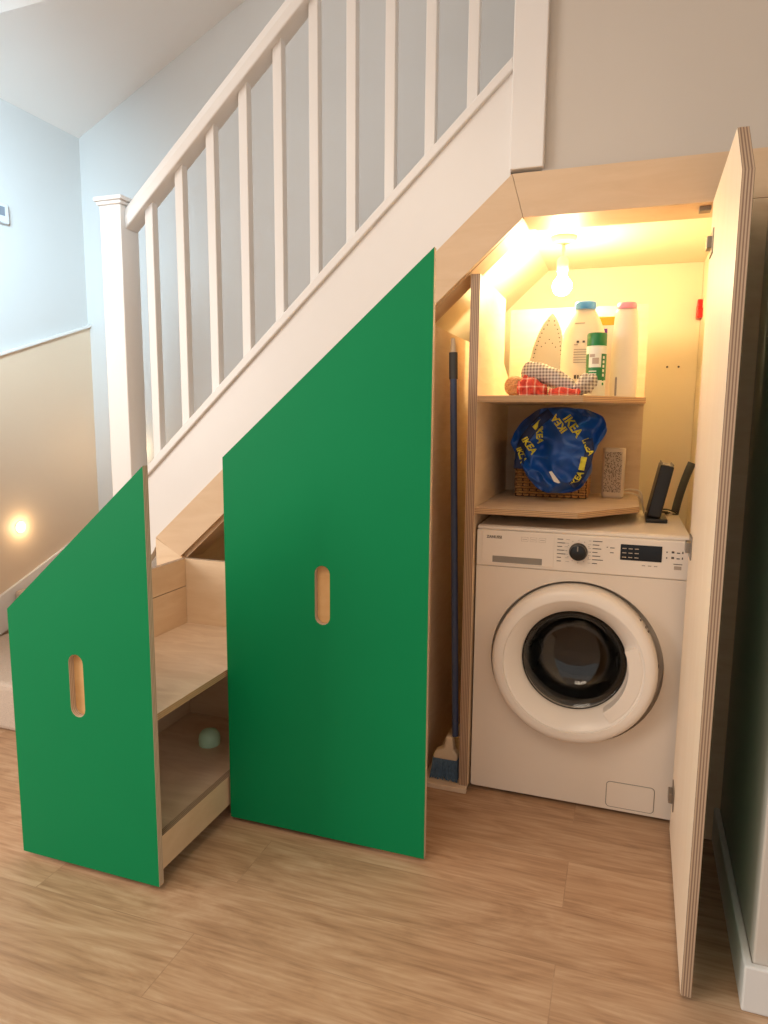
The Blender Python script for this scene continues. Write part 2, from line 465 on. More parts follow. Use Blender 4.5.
# carpeted winder steps on the left, then the straight flight behind the string
for k, (yr, yl) in enumerate(((-.17, -.15), (.09, .36), (.10, .84))):
    m = MB()
    m.prism([(LEFT + .03, yl), (-1.27, yr), (-1.27, BACK), (LEFT + .03, BACK)], 'z', .185 * k, .185 * (k + 1))
    o = put('step', m, 'carpet', st, .022, seg=3)
    if k == 0: o['label'] = 'beige carpeted step'
for k in range(6):
    x = -1.17 + .217 * k; z = .83 + .2 * k
    m = MB(); m.box((x - .02, .09, z - .03), (x + .215, BACK, z)); m.box((x, .09, z - .17), (x + .02, BACK, z - .03))
    put('step', m, 'carpet', st, .008)

# ------------------------------------------------------------------ under-stair cupboard (fixed carcass and open door)
cb = thing('understair_cupboard', (.32, .3, 0), 'birch plywood laundry cupboard built in under the stairs with an open door', 'cupboard')
T = .018
# fascia boards
m = MB(); m.prism([(-1.092, .745), (-.993, low(-.993) + .02), (kx, kz), (.121, 1.834)], 'y', 0, T)
put('fascia_board', m, ['ply_x'], cb, .001)
m = MB(); m.prism([(kx + .001, kz), (.757, kz), (.757, 1.834), (.122, 1.834)], 'y', 0, T)
put('fascia_board', m, ['ply_x'], cb, .001)
m = MB(); m.prism([(-1.092, .743), (-1.092, .0), (-.985, .0), (-.985, low(-.993) + .018)], 'y', 0, T)
put('fascia_board', m, ['ply'], cb, .001)
m = MB(); m.prism([(.651, 0), (.757, 0), (.757, kz - .001), (.651, kz - .001)], 'y', 0, T)
put('fascia_board', m, ['ply'], cb, .001)
# battens behind the fascia
m = MB(); m.box((kx + .02, T, kz), (.70, .15, kz + .04)); put('batten', m, 'ply_x', cb)
m = MB(); m.prism([(-.985, low(-.985)), (kx + .0, kz), (kx + .02, kz), (kx + .02, kz + .04), (kx - .03, kz + .03), (-.985, low(-.985) + .04)], 'y', T, .13)
put('batten', m, 'ply_x', cb)
# divider beside the washer, right lining, niche partition and base
m = MB(); m.prism([(T, 0), (.62, 0), (.62, 1.30), (.47, 1.36), (.47, low(.010) - .005), (T, low(.010) - .005)], 'x', .010, .037, 0, 0)
m.bm.normal_update()
for f in m.bm.faces:
    f.material_index = 0 if abs(f.normal.x) > .9 else 1
put('divider_panel', m, ['ply', 'edge_x'], cb)
m = MB(); m.box((.700, T, 0), (.715, BACK, 1.76)); put('side_lining', m, 'cream', cb)
m = MB(); m.prism([(-1.08, 0), (.699, 0), (.699, 1.759), (.128, 1.759), (-1.0, 1.759 - 1.128 * S), (-1.08, 1.759 - 1.128 * S)], 'y', BACK - .012, BACK - .002); put('back_lining', m, 'cream', cb)
m = MB(); m.box((-1.10, T, 0), (-1.082, BACK, .72)); put('side_panel', m, 'ply', cb)  # unseen end panel, added to stop light leaking into the cupboard
m = MB(); m.ply((-.128, T, .0), (-.11, .60, low(-.128) - .01), 'x'); put('side_panel', m, ['ply', 'edge_x'], cb)
m = MB(); m.box((-.109, -.002, 0), (.037, .45, .016)); put('niche_base', m, ['ply_h'], cb, .002)
# open shelves hung between the divider and the wall
poly = [(.037, .02), (.335, .02), (.505, .24), (.505, .59), (.037, .59)]
for zt in (.905, 1.236):
    m = MB(); m.prism(poly, 'z', zt - T, zt, 0, 1); o = put('shelf', m, ['ply_h', 'edge_z'], cb, .0008)
m = MB(); m.ply((.037, .592, .86), (.508, .604, 1.56), 'y'); put('back_panel', m, ['ply', 'edge_y'], cb)
for xs in (.593, .634):
    m = MB(); m.lathe([(0, -.002), (.004, -.002), (.004, .0)], (xs, BACK - .013, 1.372), 'y', 10); put('screw_head', m, 'print', cb)
m = MB(); m.box((.602, .03, kz - .012), (.630, .06, kz)); put('catch_plate', m, 'metal', cb, .001)
# door: green outside, ply inside, top corner cut to the stair pitch
dr = bpy.data.objects.new('door', None); col.objects.link(dr); dr.parent = cb
dr.empty_display_size = .05
dr.location = Vector((.630, -.004, 0)) - Vector(cb.location); dr.rotation_euler = (0, 0, -.023)
DL = .612; ztop = 1.716; zlow = 1.598
m = MB()
outl = [(0, .012), (-DL, .012), (-DL, zlow), (-DL + (ztop - zlow) / .868, ztop), (0, ztop)]
m.prism(outl, 'x', 0, .0205, 0, 1, back=2)
put('door_panel', m, ['ply_door', 'edge_x', 'green'], dr, .0006, local=True)
for z in (1.60, .843, .149):
    m = MB(); m.box((-.014, -.085, z - .014), (0, -.045, z + .014)); m.box((-.003, -.10, z - .03), (0, -.03, z + .03))
    put('hinge', m, 'metal', dr, .002, local=True)

# ------------------------------------------------------------------ pull-out units with green fronts
def front(mb, x0, x1, z0, zl, zr, y, sx, szc, sw, sh):
    mb.prism([(x0, z0), (x1, z0), (x1, zr), (x0, zl)], 'y', y, y + T, 0, 1, [capsule(sx, szc, sw, sh)], back=2)

def slot_back(x, z, w, h, y, parent):
    m = MB(); m.box((x - w, y + T, z - h / 2 - .03), (x + w, y + T + .006, z + h / 2 + .03))
    o = put('handle_recess', m, 'ply_slot', parent); o['label'] = 'plywood lined slot handle'

D1, D2 = .702, .376
u1 = thing('pull_out_unit', (-.79, -.35, 0), 'shorter green fronted pull out drawer unit drawn furthest out at the left', 'drawer unit', 'green pull out units under the stairs')
m = MB(); front(m, -1.013, -.580, .014, .681, 1.058, -D1, -.803, .504, .044, .162)
put('front_panel', m, ['green', 'edge_y', 'ply'], u1, .0007)
slot_back(-.803, .504, .044, .162, -D1, u1)
yb = -D1 + T
m = MB(); m.ply((-.978, yb, .045), (-.960, .0, .585), 'x'); m.ply((-.978, yb, .587), (-.960, .0, .682), 'x'); put('side_panel', m, ['ply', 'edge_x'], u1)
m = MB(); m.ply((-.959, -.018, .045), (-.586, .0, .682), 'y'); put('back_panel', m, ['ply', 'edge_y'], u1)
m = MB(); m.ply((-.959, yb + .001, .437), (-.586, -.019, .455), 'z'); put('shelf', m, ['ply_h', 'edge_z'], u1)
m = MB(); m.ply((-.959, yb + .001, .107), (-.605, -.019, .125), 'z'); put('base_board', m, ['ply_h', 'edge_z'], u1)
m = MB(); m.ply((-.604, yb + .001, .045), (-.586, -.019, .134), 'x'); put('base_rail', m, ['ply_x', 'edge_x'], u1)
def caster(x, y, parent):
    m = MB(); m.lathe([(0, -.009), (.018, -.009), (.020, -.006), (.020, .006), (.018, .009), (0, .009)], (x, y, .0205), 'x', 20)
    c = put('caster', m, 'black', parent, smooth=True)
    m = MB(); m.box((x - .015, y - .016, .043), (x + .015, y + .016, .047)); m.box((x - .014, y - .008, .018), (x - .0115, y + .008, .044)); m.box((x + .0115, y - .008, .018), (x + .014, y + .008, .044))
    put('bracket', m, 'metal', c)
for x in (-.93, -.64):
    for y in (-.60, -.08): caster(x, y, u1)
for z_ in ():
    pass
u2 = thing('pull_out_unit', (-.29, -.1, 0), 'taller green fronted pull out unit in the middle beside the open laundry door', 'drawer unit', 'green pull out units under the stairs')
h2 = lambda x: .6815 + .8683 * (x + 1.0128)
m = MB(); front(m, -.577, .007, .014, h2(-.577), h2(.007), -D2, -.283, .703, .043, .160)
put('front_panel', m, ['green', 'edge_y', 'ply'], u2, .0007)
slot_back(-.283, .703, .043, .160, -D2, u2)
yb = -D2 + T
m = MB(); m.prism([(yb, .045), (.30, .045), (.30, .96), (yb, .96)], 'x', -.552, -.534, 0, 1); put('side_panel', m, ['ply', 'edge_x'], u2)
m = MB(); m.prism([(yb, .045), (.30, .045), (.30, 1.28), (yb, 1.28)], 'x', -.152, -.134, 0, 1); put('side_panel', m, ['ply', 'edge_x'], u2)
m = MB(); m.ply((-.533, .282, .045), (-.153, .30, .96), 'y'); put('back_panel', m, ['ply', 'edge_y'], u2)
for z in (.10, .52, .86):
    m = MB(); m.ply((-.533, yb + .001, z), (-.153, .281, z + T), 'z'); put('shelf' if z > .2 else 'base_board', m, ['ply_h', 'edge_z'], u2)
for x in (-.50, -.18):
    for y in (-.28, .22): caster(x, y, u2)

m = MB(); m.lathe([(0, .050), (.012, .049), (.024, .044), (.032, .033), (.035, .018), (.033, .0), (.030, .0), (0, .0)], (-.760, -.20, .1252), 'z', 32)
tag(put('plastic_bowl', m, 'mint', None, smooth=True), 'small mint green rounded plastic bowl in the bottom of the left pull out unit', 'bowl')

# ------------------------------------------------------------------ washing machine
wm = thing('washing_machine', (.34, .33, 0), 'white front loading washing machine under the plywood shelf', 'washing machine')
X0, X1, YF, YB, Z0, Z1 = .043, .638, .0425, .60, .012, .85
CX, CZ = .3435, .4535
circ = lambda r, n=72, cx=CX, cz=CZ: [(cx + r * math.cos(2*PI*k/n), cz + r * math.sin(2*PI*k/n)) for k in range(n)]
m = MB()
m.prism([(X0 + .004, Z0), (X1 - .004, Z0), (X1, Z0 + .004), (X1, .727), (X0, .727), (X0, Z0 + .004)], 'y', YF, YF + .012, 0, 0, [circ(.247)])
m.box((X0, YF + .012, Z0), (X0 + .004, YB, Z1 - .02)); m.box((X1 - .004, YF + .012, Z0), (X1, YB, Z1 - .02))
m.box((X0, YB - .004, Z0), (X1, YB, Z1 - .02)); m.box((X0, YF + .012, Z0), (X1, YB, Z0 + .004))
m.lathe([(.247, .0), (.247, .040), (.215, .046), (.205, .046)], (CX, YF, CZ), 'y', 72)
put('body', m, 'appliance', wm, .0012)
m = MB(); m.box((X0 - .001, YF + .016, Z1 - .02), (X1 + .001, YB, Z1)); put('worktop', m, 'appl2', wm, .005)
m = MB(); m.box((X0, YF - .003, .728), (X1, YF + .015, Z1 - .012)); m.box((X0, YF + .004, Z1 - .012), (X1, YF + .015, Z1 - .002)); put('control_panel', m, 'appl2', wm, .004)
# detergent drawer with its grey pull
m = MB(); m.prism([(.060, .738), (.272, .738), (.272, .838), (.060, .838)], 'y', YF - .0055, YF - .0035, 0, 0, [[(.0925, .741), (.239, .741), (.239, .7605), (.0925, .7605)]])
dd = put('detergent_drawer', m, 'appl2', wm, .0008)
m = MB(); m.box((.0925, YF - .0038, .741), (.239, YF - .0032, .7605)); m.box((.094, YF - .0052, .753), (.2375, YF - .0036, .759)); put('drawer_pull', m, 'grey', dd)
text_mesh('ZANUSSI', .0115, 'print', dd, (.0965, YF - .0057, .8175), bold=.0004, depth=.0002)
m = MB()
for i, xc in enumerate((.187, .2125, .238)):
    for a, b in (((xc - .010, .810), (xc + .010, .8106)), ((xc - .010, .822), (xc + .010, .8226)), ((xc - .010, .810), (xc - .0094, .8226)), ((xc + .0094, .810), (xc + .010, .8226)), ((xc - .007, .8155), (xc + .007, .8168))):
        m.box((a[0], YF - .0058, a[1]), (b[0], YF - .0054, b[1]))
put('marking', m, 'printl', dd)
# dial, programme marks, display and buttons
m = MB(); m.lathe([(0, -.022), (.019, -.022), (.0225, -.020), (.024, -.006), (.026, -.003), (.026, 0)], (.341, YF - .003, .789), 'y', 40)
dl = put('dial', m, 'black', wm, smooth=True)
m = MB(); m.box((.3385, YF - .0258, .794), (.3415, YF - .0247, .808)); put('pointer', m, 'grey', dl)
m = MB()
def mark(x, z, w, h=.0022): m.box((x, YF - .0036, z), (x + w, YF - .0029, z + h))
for k in range(7):
    z = .822 - k * .0108
    mark(.281, z, (.016, .022, .014, .020, .024, .012, .012)[k]); mark(.380, z, (.026, .018, .024, .014, .022, .030, .014)[k] )
    mark(.300 + abs(k - 3) * .002, z + .0008, .010, .0006); mark(.368, z + .0008, .008, .0006)
for k in range(12):
    a = 2 * PI * k / 12; mark(.341 + .033 * math.cos(a) - .0008, .789 + .033 * math.sin(a), .0016, .0016)
for x, z, w in ((.428, .806, .012), (.428, .792, .010), (.418, .807, .004)): mark(x, z, w)
put('marking', m, 'print', wm)
m = MB(); m.box((.456, YF - .0045, .775), (.566, YF - .0028, .820)); ds = put('display', m, 'screen', wm, .0006)
m = MB()
for r_ in range(3):
    for c_ in range(3): m.box((.461 + c_ * .0165, YF - .0049, .782 + r_ * .0125), (.472 + c_ * .0165, YF - .0044, .7845 + r_ * .0125))
put('marking', m, 'printl', ds)
def ymark(name, x0, x1, z0, z1, parent, mat='print'):
    mb = MB(); mb.box((x0, YF - .0038, z0), (x1, YF - .0028, z1)); put(name, mb, mat, parent)
for k in range(8):
    x = .577 + (k % 4) * .0135; z = .803 - (k // 4) * .016; h = (.004, .006, .003, .006)[k % 4]
    ymark('button_icon', x, x + (.003, .007, .008, .003)[k % 4], z, z + h, wm)
ymark('button_icon', .597, .620, .7715, .7735, wm); ymark('button_icon', .599, .618, .757, .767, wm, 'printl')
for x in (.515, .531, .547): ymark('button_icon', x, x + .009, .761, .7635, wm, 'printl')
# porthole door
RX, RZ = .341, .4610
pd = bpy.data.objects.new('porthole_door', None); col.objects.link(pd); pd.parent = wm; pd.empty_display_size = .03
pd.location = Vector((RX, YF, RZ)) - Vector(wm.location)
prof = [(.205, .034), (.229, .030), (.233, .012), (.233, -.045), (.230, -.058), (.222, -.066), (.210, -.069), (.198, -.0695), (.196, -.062), (.194, -.0615), (.191, -.0605), (.157, -.016), (.153, -.010), (.151, -.004), (.151, .006), (.150, .02), (.205, .034)]
m = MB(); m.lathe(prof, (RX, YF, RZ), 'y', 96); put('door_ring', m, 'ring', pd, smooth=True)
gl = [(.1505, .000), (.140, .006), (.128, .024), (.118, .055), (.095, .078), (.05, .088), (0, .090), (0, .086), (.05, .084), (.093, .074), (.114, .052), (.124, .020), (.134, .003), (.1455, -.003)]
m = MB(); m.lathe(gl + [gl[0]], (RX, YF, RZ), 'y', 72); put('door_glass', m, 'glass', pd, smooth=True)
m = MB()
pts = []; n = 20; a0, a1 = math.radians(-54), math.radians(24)
for k in range(n + 1):
    a = a0 + (a1 - a0) * k / n; pts.append((RX + .191 * math.cos(a), RZ + .191 * math.sin(a)))
for k in range(n + 1):
    a = a1 + (a0 - a1) * k / n; pts.append((RX + .154 * math.cos(a), RZ + .154 * math.sin(a)))
m.prism(pts, 'y', YF - .0625, YF - .014); put('door_handle', m, 'ring', pd, .002)
for a in (40, 34, 31, 6):
    m = MB()
    x, z = RX + .2332 * math.cos(math.radians(a)), RZ + .2332 * math.sin(math.radians(a))
    m.box((x - .002, YF - .036, z - .006), (x + .002, YF - .026, z + .002))
    put('latch_mark', m, 'print', pd)
# gasket and drum behind the glass
m = MB(); m.lathe([(.205, .046), (.19, .05), (.165, .05), (.155, .06), (.160, .085), (.150, .095)], (CX, YF, CZ), 'y', 64); put('gasket', m, 'darkgrey', wm, smooth=True)
m = MB(); m.lathe([(.150, .10), (.225, .105), (.232, .13), (.232, .42), (.20, .44), (.165, .415), (.14, .438), (.10, .405), (.06, .43), (0, .41)], (CX, YF, CZ), 'y', 64)
dm = put('drum', m, 'steel', wm, smooth=True)
for k in range(3):
    a = PI / 6 + k * 2 * PI / 3; c, s_ = math.cos(a), math.sin(a)
    m = MB(); m.box((-.03, .14, .0), (.03, .42, .05)); m.xf(Matrix.Translation((CX, YF, CZ)) @ Matrix.Rotation(-a + PI/2, 4, 'Y') @ Matrix.Translation((0, 0, -.23)))
    put('drum_paddle', m, 'darkgrey', dm, .01)
m = MB(); rr = rrect(.5205, .062, .131, .076, .010)
m.prism(rr, 'y', YF - .0022, YF + .001); put('filter_cover', m, 'appliance', wm, .0018)
m = MB(); m.prism(rrect(.5205, .062, .136, .081, .012), 'y', YF - .0004, YF + .0005, 0, 0, [rrect(.5205, .062, .132, .077, .0105)])
put('seam', m, 'grey', wm)
for x in (X0 + .05, X1 - .05):
    for y in (YF + .06, YB - .06):
        m = MB(); m.lathe([(0, 0), (.02, 0), (.02, .004), (.01, .006), (.01, .0125), (0, .0125)], (x, y, 0), 'z', 20); put('foot', m, 'black', wm)
# drain hose rising behind the machine
m = MB()
P = []
for k in range(25):
    t = k / 24; P.append((.624 + .052 * t * t + .004 * t, .60 + .03 + .02 * t, .72 + .30 * t))
P2 = []
for k in range(140):
    t = k / 139 * 24; i = min(23, int(t)); f = t - i
    P2.append(Vector(P[i]).lerp(Vector(P[i+1]), f))
m.tube(P2, .0135, 12, 0); put('drain_hose', m, 'darkgrey', wm, smooth=True)

# ------------------------------------------------------------------ cleaning things in the niche
bt = (-.055, .09, 1.385); bb = (-.010, .045, .165)
br = thing('broom', (-.03, .06, .016), 'blue grey handled broom with cream head in the niche beside the washing machine', 'broom')
lerp = lambda t: Vector(bb).lerp(Vector(bt), t)
m = MB(); m.tube([lerp(0), lerp(.97)], .0105, 16); put('handle', m, 'pole', br, smooth=True)
m = MB(); m.tube([lerp(.92), lerp(.985)], .013, 16); put('grip', m, 'darkgrey', br, smooth=True)
m = MB(); m.tube([lerp(.985), lerp(1.01), lerp(1.02)], .009, 12, 0, .006); put('hanging_tip', m, 'creampl', br, smooth=True)
hd = Vector((-.034, .048, 0))
m = MB(); m.prism([(-.046, .085), (.034, .085), (.036, .105), (.022, .120), (.018, .165), (-.004, .165), (-.010, .125), (-.040, .108)], 'y', -.018, .018)
m.xf(Matrix.Translation(hd)); 
put('head', m, 'creampl', br, .006)
m = MB()
for i in range(26):
    for j in range(5):
        u = -.044 + .077 * i / 25; v = -.013 + .0065 * j
        p = hd + Vector((u, v, .090)); q = hd + Vector((u * 1.16 - .002, v * 1.5 + random.uniform(-.004, .004), .017 + random.uniform(0, .006)))
        m.tube([p, (p + q) / 2 + Vector((random.uniform(-.002, .002), 0, 0)), q], .0016, 4, 0)
o = put('bristles', m, 'bristle', br)
# pale stick and lath leaning behind it
m = MB(); a = Vector((-.050, .36, 1.44)); b = Vector((-.018, .26, .0195)); 
m.tube([b, b.lerp(a, .5), a], .011, 12); 
lt = thing('wooden_stick', (-.02, .3, .016), 'pale wooden stick leaning in the niche behind the broom', 'stick')
put('stick', m, 'creampl', lt, smooth=True)
m = MB(); m.tube([a.lerp(b, -.004), a.lerp(b, .03)], .0125, 12); put('end_cap', m, 'ply', lt, smooth=True)

# ------------------------------------------------------------------ things on the top shelf
ZS = 1.2362
# iron standing on its heel, soleplate to the viewer
ir = thing('iron', (.182, .40, ZS + .006), 'clothes iron standing upright on the top shelf with its pale soleplate showing', 'iron')
def sole(t):           # half width along the length
    return .063 * (1 - t ** 2.6) ** .75 if t < 1 else 0
N = 22
outl = [( sole(k / N), .02 + .255 * k / N) for k in range(N)] + [(0, .278)] + [(-sole(k / N), .02 + .255 * k / N) for k in range(N - 1, -1, -1)]
m = MB(); m.prism(outl, 'y', -.006, 0)
for sgn in (-1, 1):
    for k in range(15):
        t = .16 + .80 * k / 15
        m.lathe([(0, -.0066), (.0022, -.0066), (.0022, -.0055)], (sgn * (sole(t) - .011 if k < 13 else sole(t) * .45), 0, .02 + .255 * t), 'y', 8, 1)
for k in range(5):
    m.lathe([(0, -.0066), (.002, -.0066), (.002, -.0055)], ((k - 2) * .012, 0, .19 - abs(k - 2) * .012), 'y', 8, 1)
rot = Matrix.Rotation(math.radians(4), 4, 'Y') @ Matrix.Rotation(math.radians(-10), 4, 'Z') @ Matrix.Rotation(math.radians(-4), 4, 'X')
m.xf(rot); put('soleplate', m, ['iron', 'hole'], ir, local=True)
m = MB(); secs = []
for y, k in ((.001, .95), (.02, .92), (.045, .78), (.06, .55)):
    secs.append([m.bm.verts.new((x * k, y, .005 + z * (k * .5 + .5))) for x, z in outl])
for i in range(3):
    for k in range(len(outl)):
        k2 = (k + 1) % len(outl); m.bm.faces.new((secs[i][k], secs[i][k2], secs[i+1][k2], secs[i+1][k]))
m.bm.faces.new(secs[0]); m.bm.faces.new(secs[3][::-1])
m.xf(rot); put('iron_body', m, 'bottle', ir, smooth=True, local=True)
m = MB(); m.tube([(0, .055, .20), (0, .085, .19), (0, .10, .15), (0, .10, .08), (0, .08, .03), (0, .04, .01)], .014, 12); m.xf(rot); put('iron_handle', m, 'grey', ir, smooth=True, local=True)

def bottle(name, c, prof, sx, sy, mats, mis, label, capprof, capmat, capoff=(0, 0)):
    t = thing(name, c, label, 'bottle', 'bottles on the top shelf')
    m = MB(); m.lathe(prof, c, 'z', 40, 0, sx, sy, mis); put('bottle_body', m, mats, t, smooth=True)
    m = MB(); m.lathe(capprof, (c[0] + capoff[0], c[1] + capoff[1], c[2]), 'z', 32); put('bottle_cap', m, capmat, t, smooth=True)
    return t
c1 = (.312, .345, ZS)
b1 = bottle('detergent_bottle', c1, [(0, 0), (.066, .0), (.071, .006), (.071, .13), (.069, .17), (.060, .215), (.046, .248), (.034, .268), (.030, .274), (.030, .284), (0, .284)], 1, .62, 'bottle', None,
       'large white detergent bottle with a blue cap on the top shelf', [(.0, .278), (.031, .278), (.0325, .281), (.0325, .298), (.030, .301), (0, .301)], 'bluecap')
for z, w in ((.232, .03), (.165, .012), (.15, .05), (.142, .05), (.134, .046), (.126, .05), (.118, .048), (.110, .042)):
    yy = c1[1] - (.0442 if z < .18 else .0335); m = MB(); m.box((c1[0] - .028, yy - .0006, ZS + z), (c1[0] - .028 + w, yy + .004, ZS + z + .0022)); put('label_line', m, 'printl', b1)
for k in range(3): m = MB(); m.box((c1[0] - .02 + k * .018, c1[1] - .0448, ZS + .172), (c1[0] - .013 + k * .018, c1[1] - .039, ZS + .178)); put('label_mark', m, 'print', b1)
for k, w in enumerate((.007, .005, .008, .006, .007)): m = MB(); m.box((c1[0] - .024 + k * .010, c1[1] - .0446, ZS + .060), (c1[0] - .024 + k * .010 + w, c1[1] - .040, ZS + .072)); put('label_mark', m, 'print', b1)
c2 = (.437, .30, ZS)
b2 = bottle('detergent_bottle', c2, [(0, 0), (.038, 0), (.0405, .005), (.0405, .06), (.0395, .14), (.0375, .19), (.035, .235), (.032, .262), (.028, .268), (0, .269)], 1, .72, 'bottle', None,
       'tall white bottle with a pink cap at the right end of the top shelf', [(0, .268), (.0275, .268), (.029, .271), (.029, .282), (.026, .287), (0, .287)], 'pinkcap')
m = MB(); m.prism([(c2[0] - .024, ZS + .006), (c2[0] - .018, ZS + .006), (c2[0] - .018, ZS + .060), (c2[0] - .021, ZS + .064), (c2[0] - .024, ZS + .060)], 'y', c2[1] - .0262, c2[1] - .022); put('level_strip', m, 'grey', b2)
c3 = (.357, .225, ZS)
t = thing('spray_can', c3, 'green and white cylindrical tub with a green lid in front of the bottles', 'can')
R3 = .0295
m = MB(); m.lathe([(0, 0), (R3 - .002, 0), (R3, .002), (R3, .022), (R3, .050), (R3, .128), (R3, .148), (R3 - .002, .152), (0, .152)], c3, 'z', 40, 0, 1, 1, [0, 0, 1, 0, 1, 0, 0, 0])
for f in m.bm.faces:
    zc = f.calc_center_median().z - ZS
    f.material_index = 1 if (.05 < zc < .128 or .012 < zc < .022) else 0
put('tub', m, ['canwhite', 'cangreen'], t, smooth=True)
m = MB(); m.lathe([(0, .152), (.0285, .152), (.0290, .155), (.0290, .186), (.027, .190), (.020, .190), (.019, .186), (0, .186)], c3, 'z', 40); put('lid', m, 'cangreen', t, smooth=True)
m = MB()
def curved(mb, c, r, a0, a1, z0, z1, mi=0, n=8):
    prev = None
    for k in range(n + 1):
        a = a0 + (a1 - a0) * k / n
        p = (c[0] + r * math.sin(a), c[1] - r * math.cos(a))
        cur = [mb.bm.verts.new((p[0], p[1], c[2] + z)) for z in (z0, z1)]
        if prev: f = mb.bm.faces.new((prev[0], cur[0], cur[1], prev[1])); f.material_index = mi
        prev = cur
def patch(a0, a1, z0, z1, r, mat, nm='label_patch'):
    mb = MB(); curved(mb, c3, R3 + r, a0, a1, z0, z1, 0); put(nm, mb, mat, t)
patch(-.75, .55, .088, .132, .0004, 'canwhite')
for z in (.060, .067, .075): patch(-.7, .1, z, z + .003, .0005, 'canwhite', 'label_line')
patch(-.35, .3, .098, .116, .0007, 'printl'); patch(-.65, -.1, .118, .127, .0007, 'printl')
for k in range(7): patch(.72, .95, .035 + k * .013, .043 + k * .013, .0006, 'canwhite' if k > 1 else 'cangreen', 'label_mark')
# carton behind
t = thing('carton', (.388, .43, ZS), 'white and orange topped carton tucked behind the bottles on the top shelf', 'box')
m = MB(); m.box((.352, .40, ZS), (.424, .455, ZS + .235)); put('box_body', m, 'packw', t, .002)
m = MB(); m.box((.3515, .3995, ZS + .2352), (.4245, .4555, ZS + .262)); put('box_lid', m, 'orange', t, .002)
m = MB(); m.prism([(.372, ZS + .195), (.380, ZS + .195), (.380, ZS + .224), (.366, ZS + .224), (.366, ZS + .214), (.372, ZS + .214)], 'y', .3992, .4002); put('label_print', m, 'purple', t)

# crumpled cloths
def cloth(name, c, rad, mat, seed, label, amp=.28, rot=0, sub=5, fr=2.2):
    m = MB()
    def fn(d):
        q = Vector((d.x * fr + seed, d.y * fr, d.z * fr))
        r = 1 - abs(noise.noise(q)) * 1.3 * amp - abs(noise.noise(q * 2.3)) * amp * .6 + noise.noise(q * 4.5) * amp * .2
        return r
    vs = m.blob((0, 0, 0), rad, sub, fn)
    m.xf(Matrix.Rotation(rot, 4, 'Y'))
    zm = min(v.co.z for v in m.bm.verts)
    for v in m.bm.verts:
        if v.co.z < zm + .008: v.co.z = zm
    m.xf(Matrix.Translation(Vector((c[0], c[1], c[2] - zm))))
    for f in m.bm.faces: f.smooth = True
    o = put(name, m, mat, None)
    return tag(o, label, 'cloth')
def rolled(name, pts, mat, seed, label, amp, flat_=1.0):
    m = MB(); rings = []; seg = 40; n = len(pts) - 1; st_ = 60
    for i in range(st_ + 1):
        t = i / st_ * n; k = min(n - 1, int(t)); f = t - k; f = f * f * (3 - 2 * f)
        a, b = pts[k], pts[k + 1]
        c = Vector(a[:3]).lerp(Vector(b[:3]), t - k); r = a[3] + (b[3] - a[3]) * f
        e = min(1, min(i, st_ - i) / 5); r *= math.sqrt(max(.02, 1 - (1 - e) ** 2))
        row = []
        for q in range(seg):
            an = 2 * PI * q / seg
            w = noise.noise(Vector((math.cos(an) * 1.3 + seed, math.sin(an) * 1.3, i * .07))) + .6 * (1 - 2 * abs(noise.noise(Vector((math.cos(an) * 2.2, math.sin(an) * 2.2 + seed, i * .16)))))
            rr = r * (1 + amp * w)
            row.append(m.bm.verts.new((c.x + noise.noise(Vector((i * .2, q * .1, seed))) * .003, c.y + rr * math.cos(an) * flat_, max(ZS + .0004, c.z + rr * math.sin(an)))))
        rings.append(row)
    for i in range(st_):
        for q in range(seg):
            m.bm.faces.new((rings[i][q], rings[i][(q + 1) % seg], rings[i + 1][(q + 1) % seg], rings[i + 1][q]))
    m.bm.faces.new(rings[0]); m.bm.faces.new(rings[-1])
    o = put(name, m, mat, None, smooth='all'); return tag(o, label, 'cloth')
rolled('tea_towel', [(.135, .135, 1.258, .016), (.160, .13, 1.264, .026), (.190, .125, 1.260, .024), (.225, .13, 1.252, .015)], 'red', 3.1, 'crumpled red plaid tea towel at the front of the top shelf under the grey one', .45, 1.2)
rolled('tea_towel', [(.232, .10, 1.2465, .009), (.27, .098, 1.248, .011), (.322, .10, 1.247, .009)], 'red', 8.4, 'thin folded end of red plaid cloth at the shelf front below the green tub', .35, 1.6)
rolled('tea_towel', [(.142, .165, 1.306, .020), (.165, .165, 1.312, .030), (.205, .16, 1.306, .030), (.250, .155, 1.290, .026), (.292, .15, 1.268, .020), (.305, .15, 1.263, .016)], 'check', 5.7, 'rolled grey and white checked tea towel lying on top of the red cloth', .22)
rolled('tea_towel', [(.300, .128, 1.258, .012), (.325, .135, 1.268, .024), (.350, .14, 1.276, .022), (.366, .145, 1.284, .012)], 'check', 12.3, 'gathered loose end of grey checked cloth in front of the green tub', .4)
# little raffia ball
m = MB()
cr = Vector((.118, .20, ZS + .0338))
for k in range(14):
    ax = Vector((random.gauss(0, 1), random.gauss(0, 1), random.gauss(0, 1))).normalized()
    u = ax.orthogonal().normalized(); w = ax.cross(u)
    m.tube([cr + (u * math.cos(2*PI*i/24) + w * math.sin(2*PI*i/24)) * .029 for i in range(25)], .0035, 5)
m.blob(cr, (.027, .027, .029), 3)
tag(put('raffia_ball', m, 'raffia', None, smooth=True), 'pale woven raffia ball at the left end of the top shelf', 'ball')

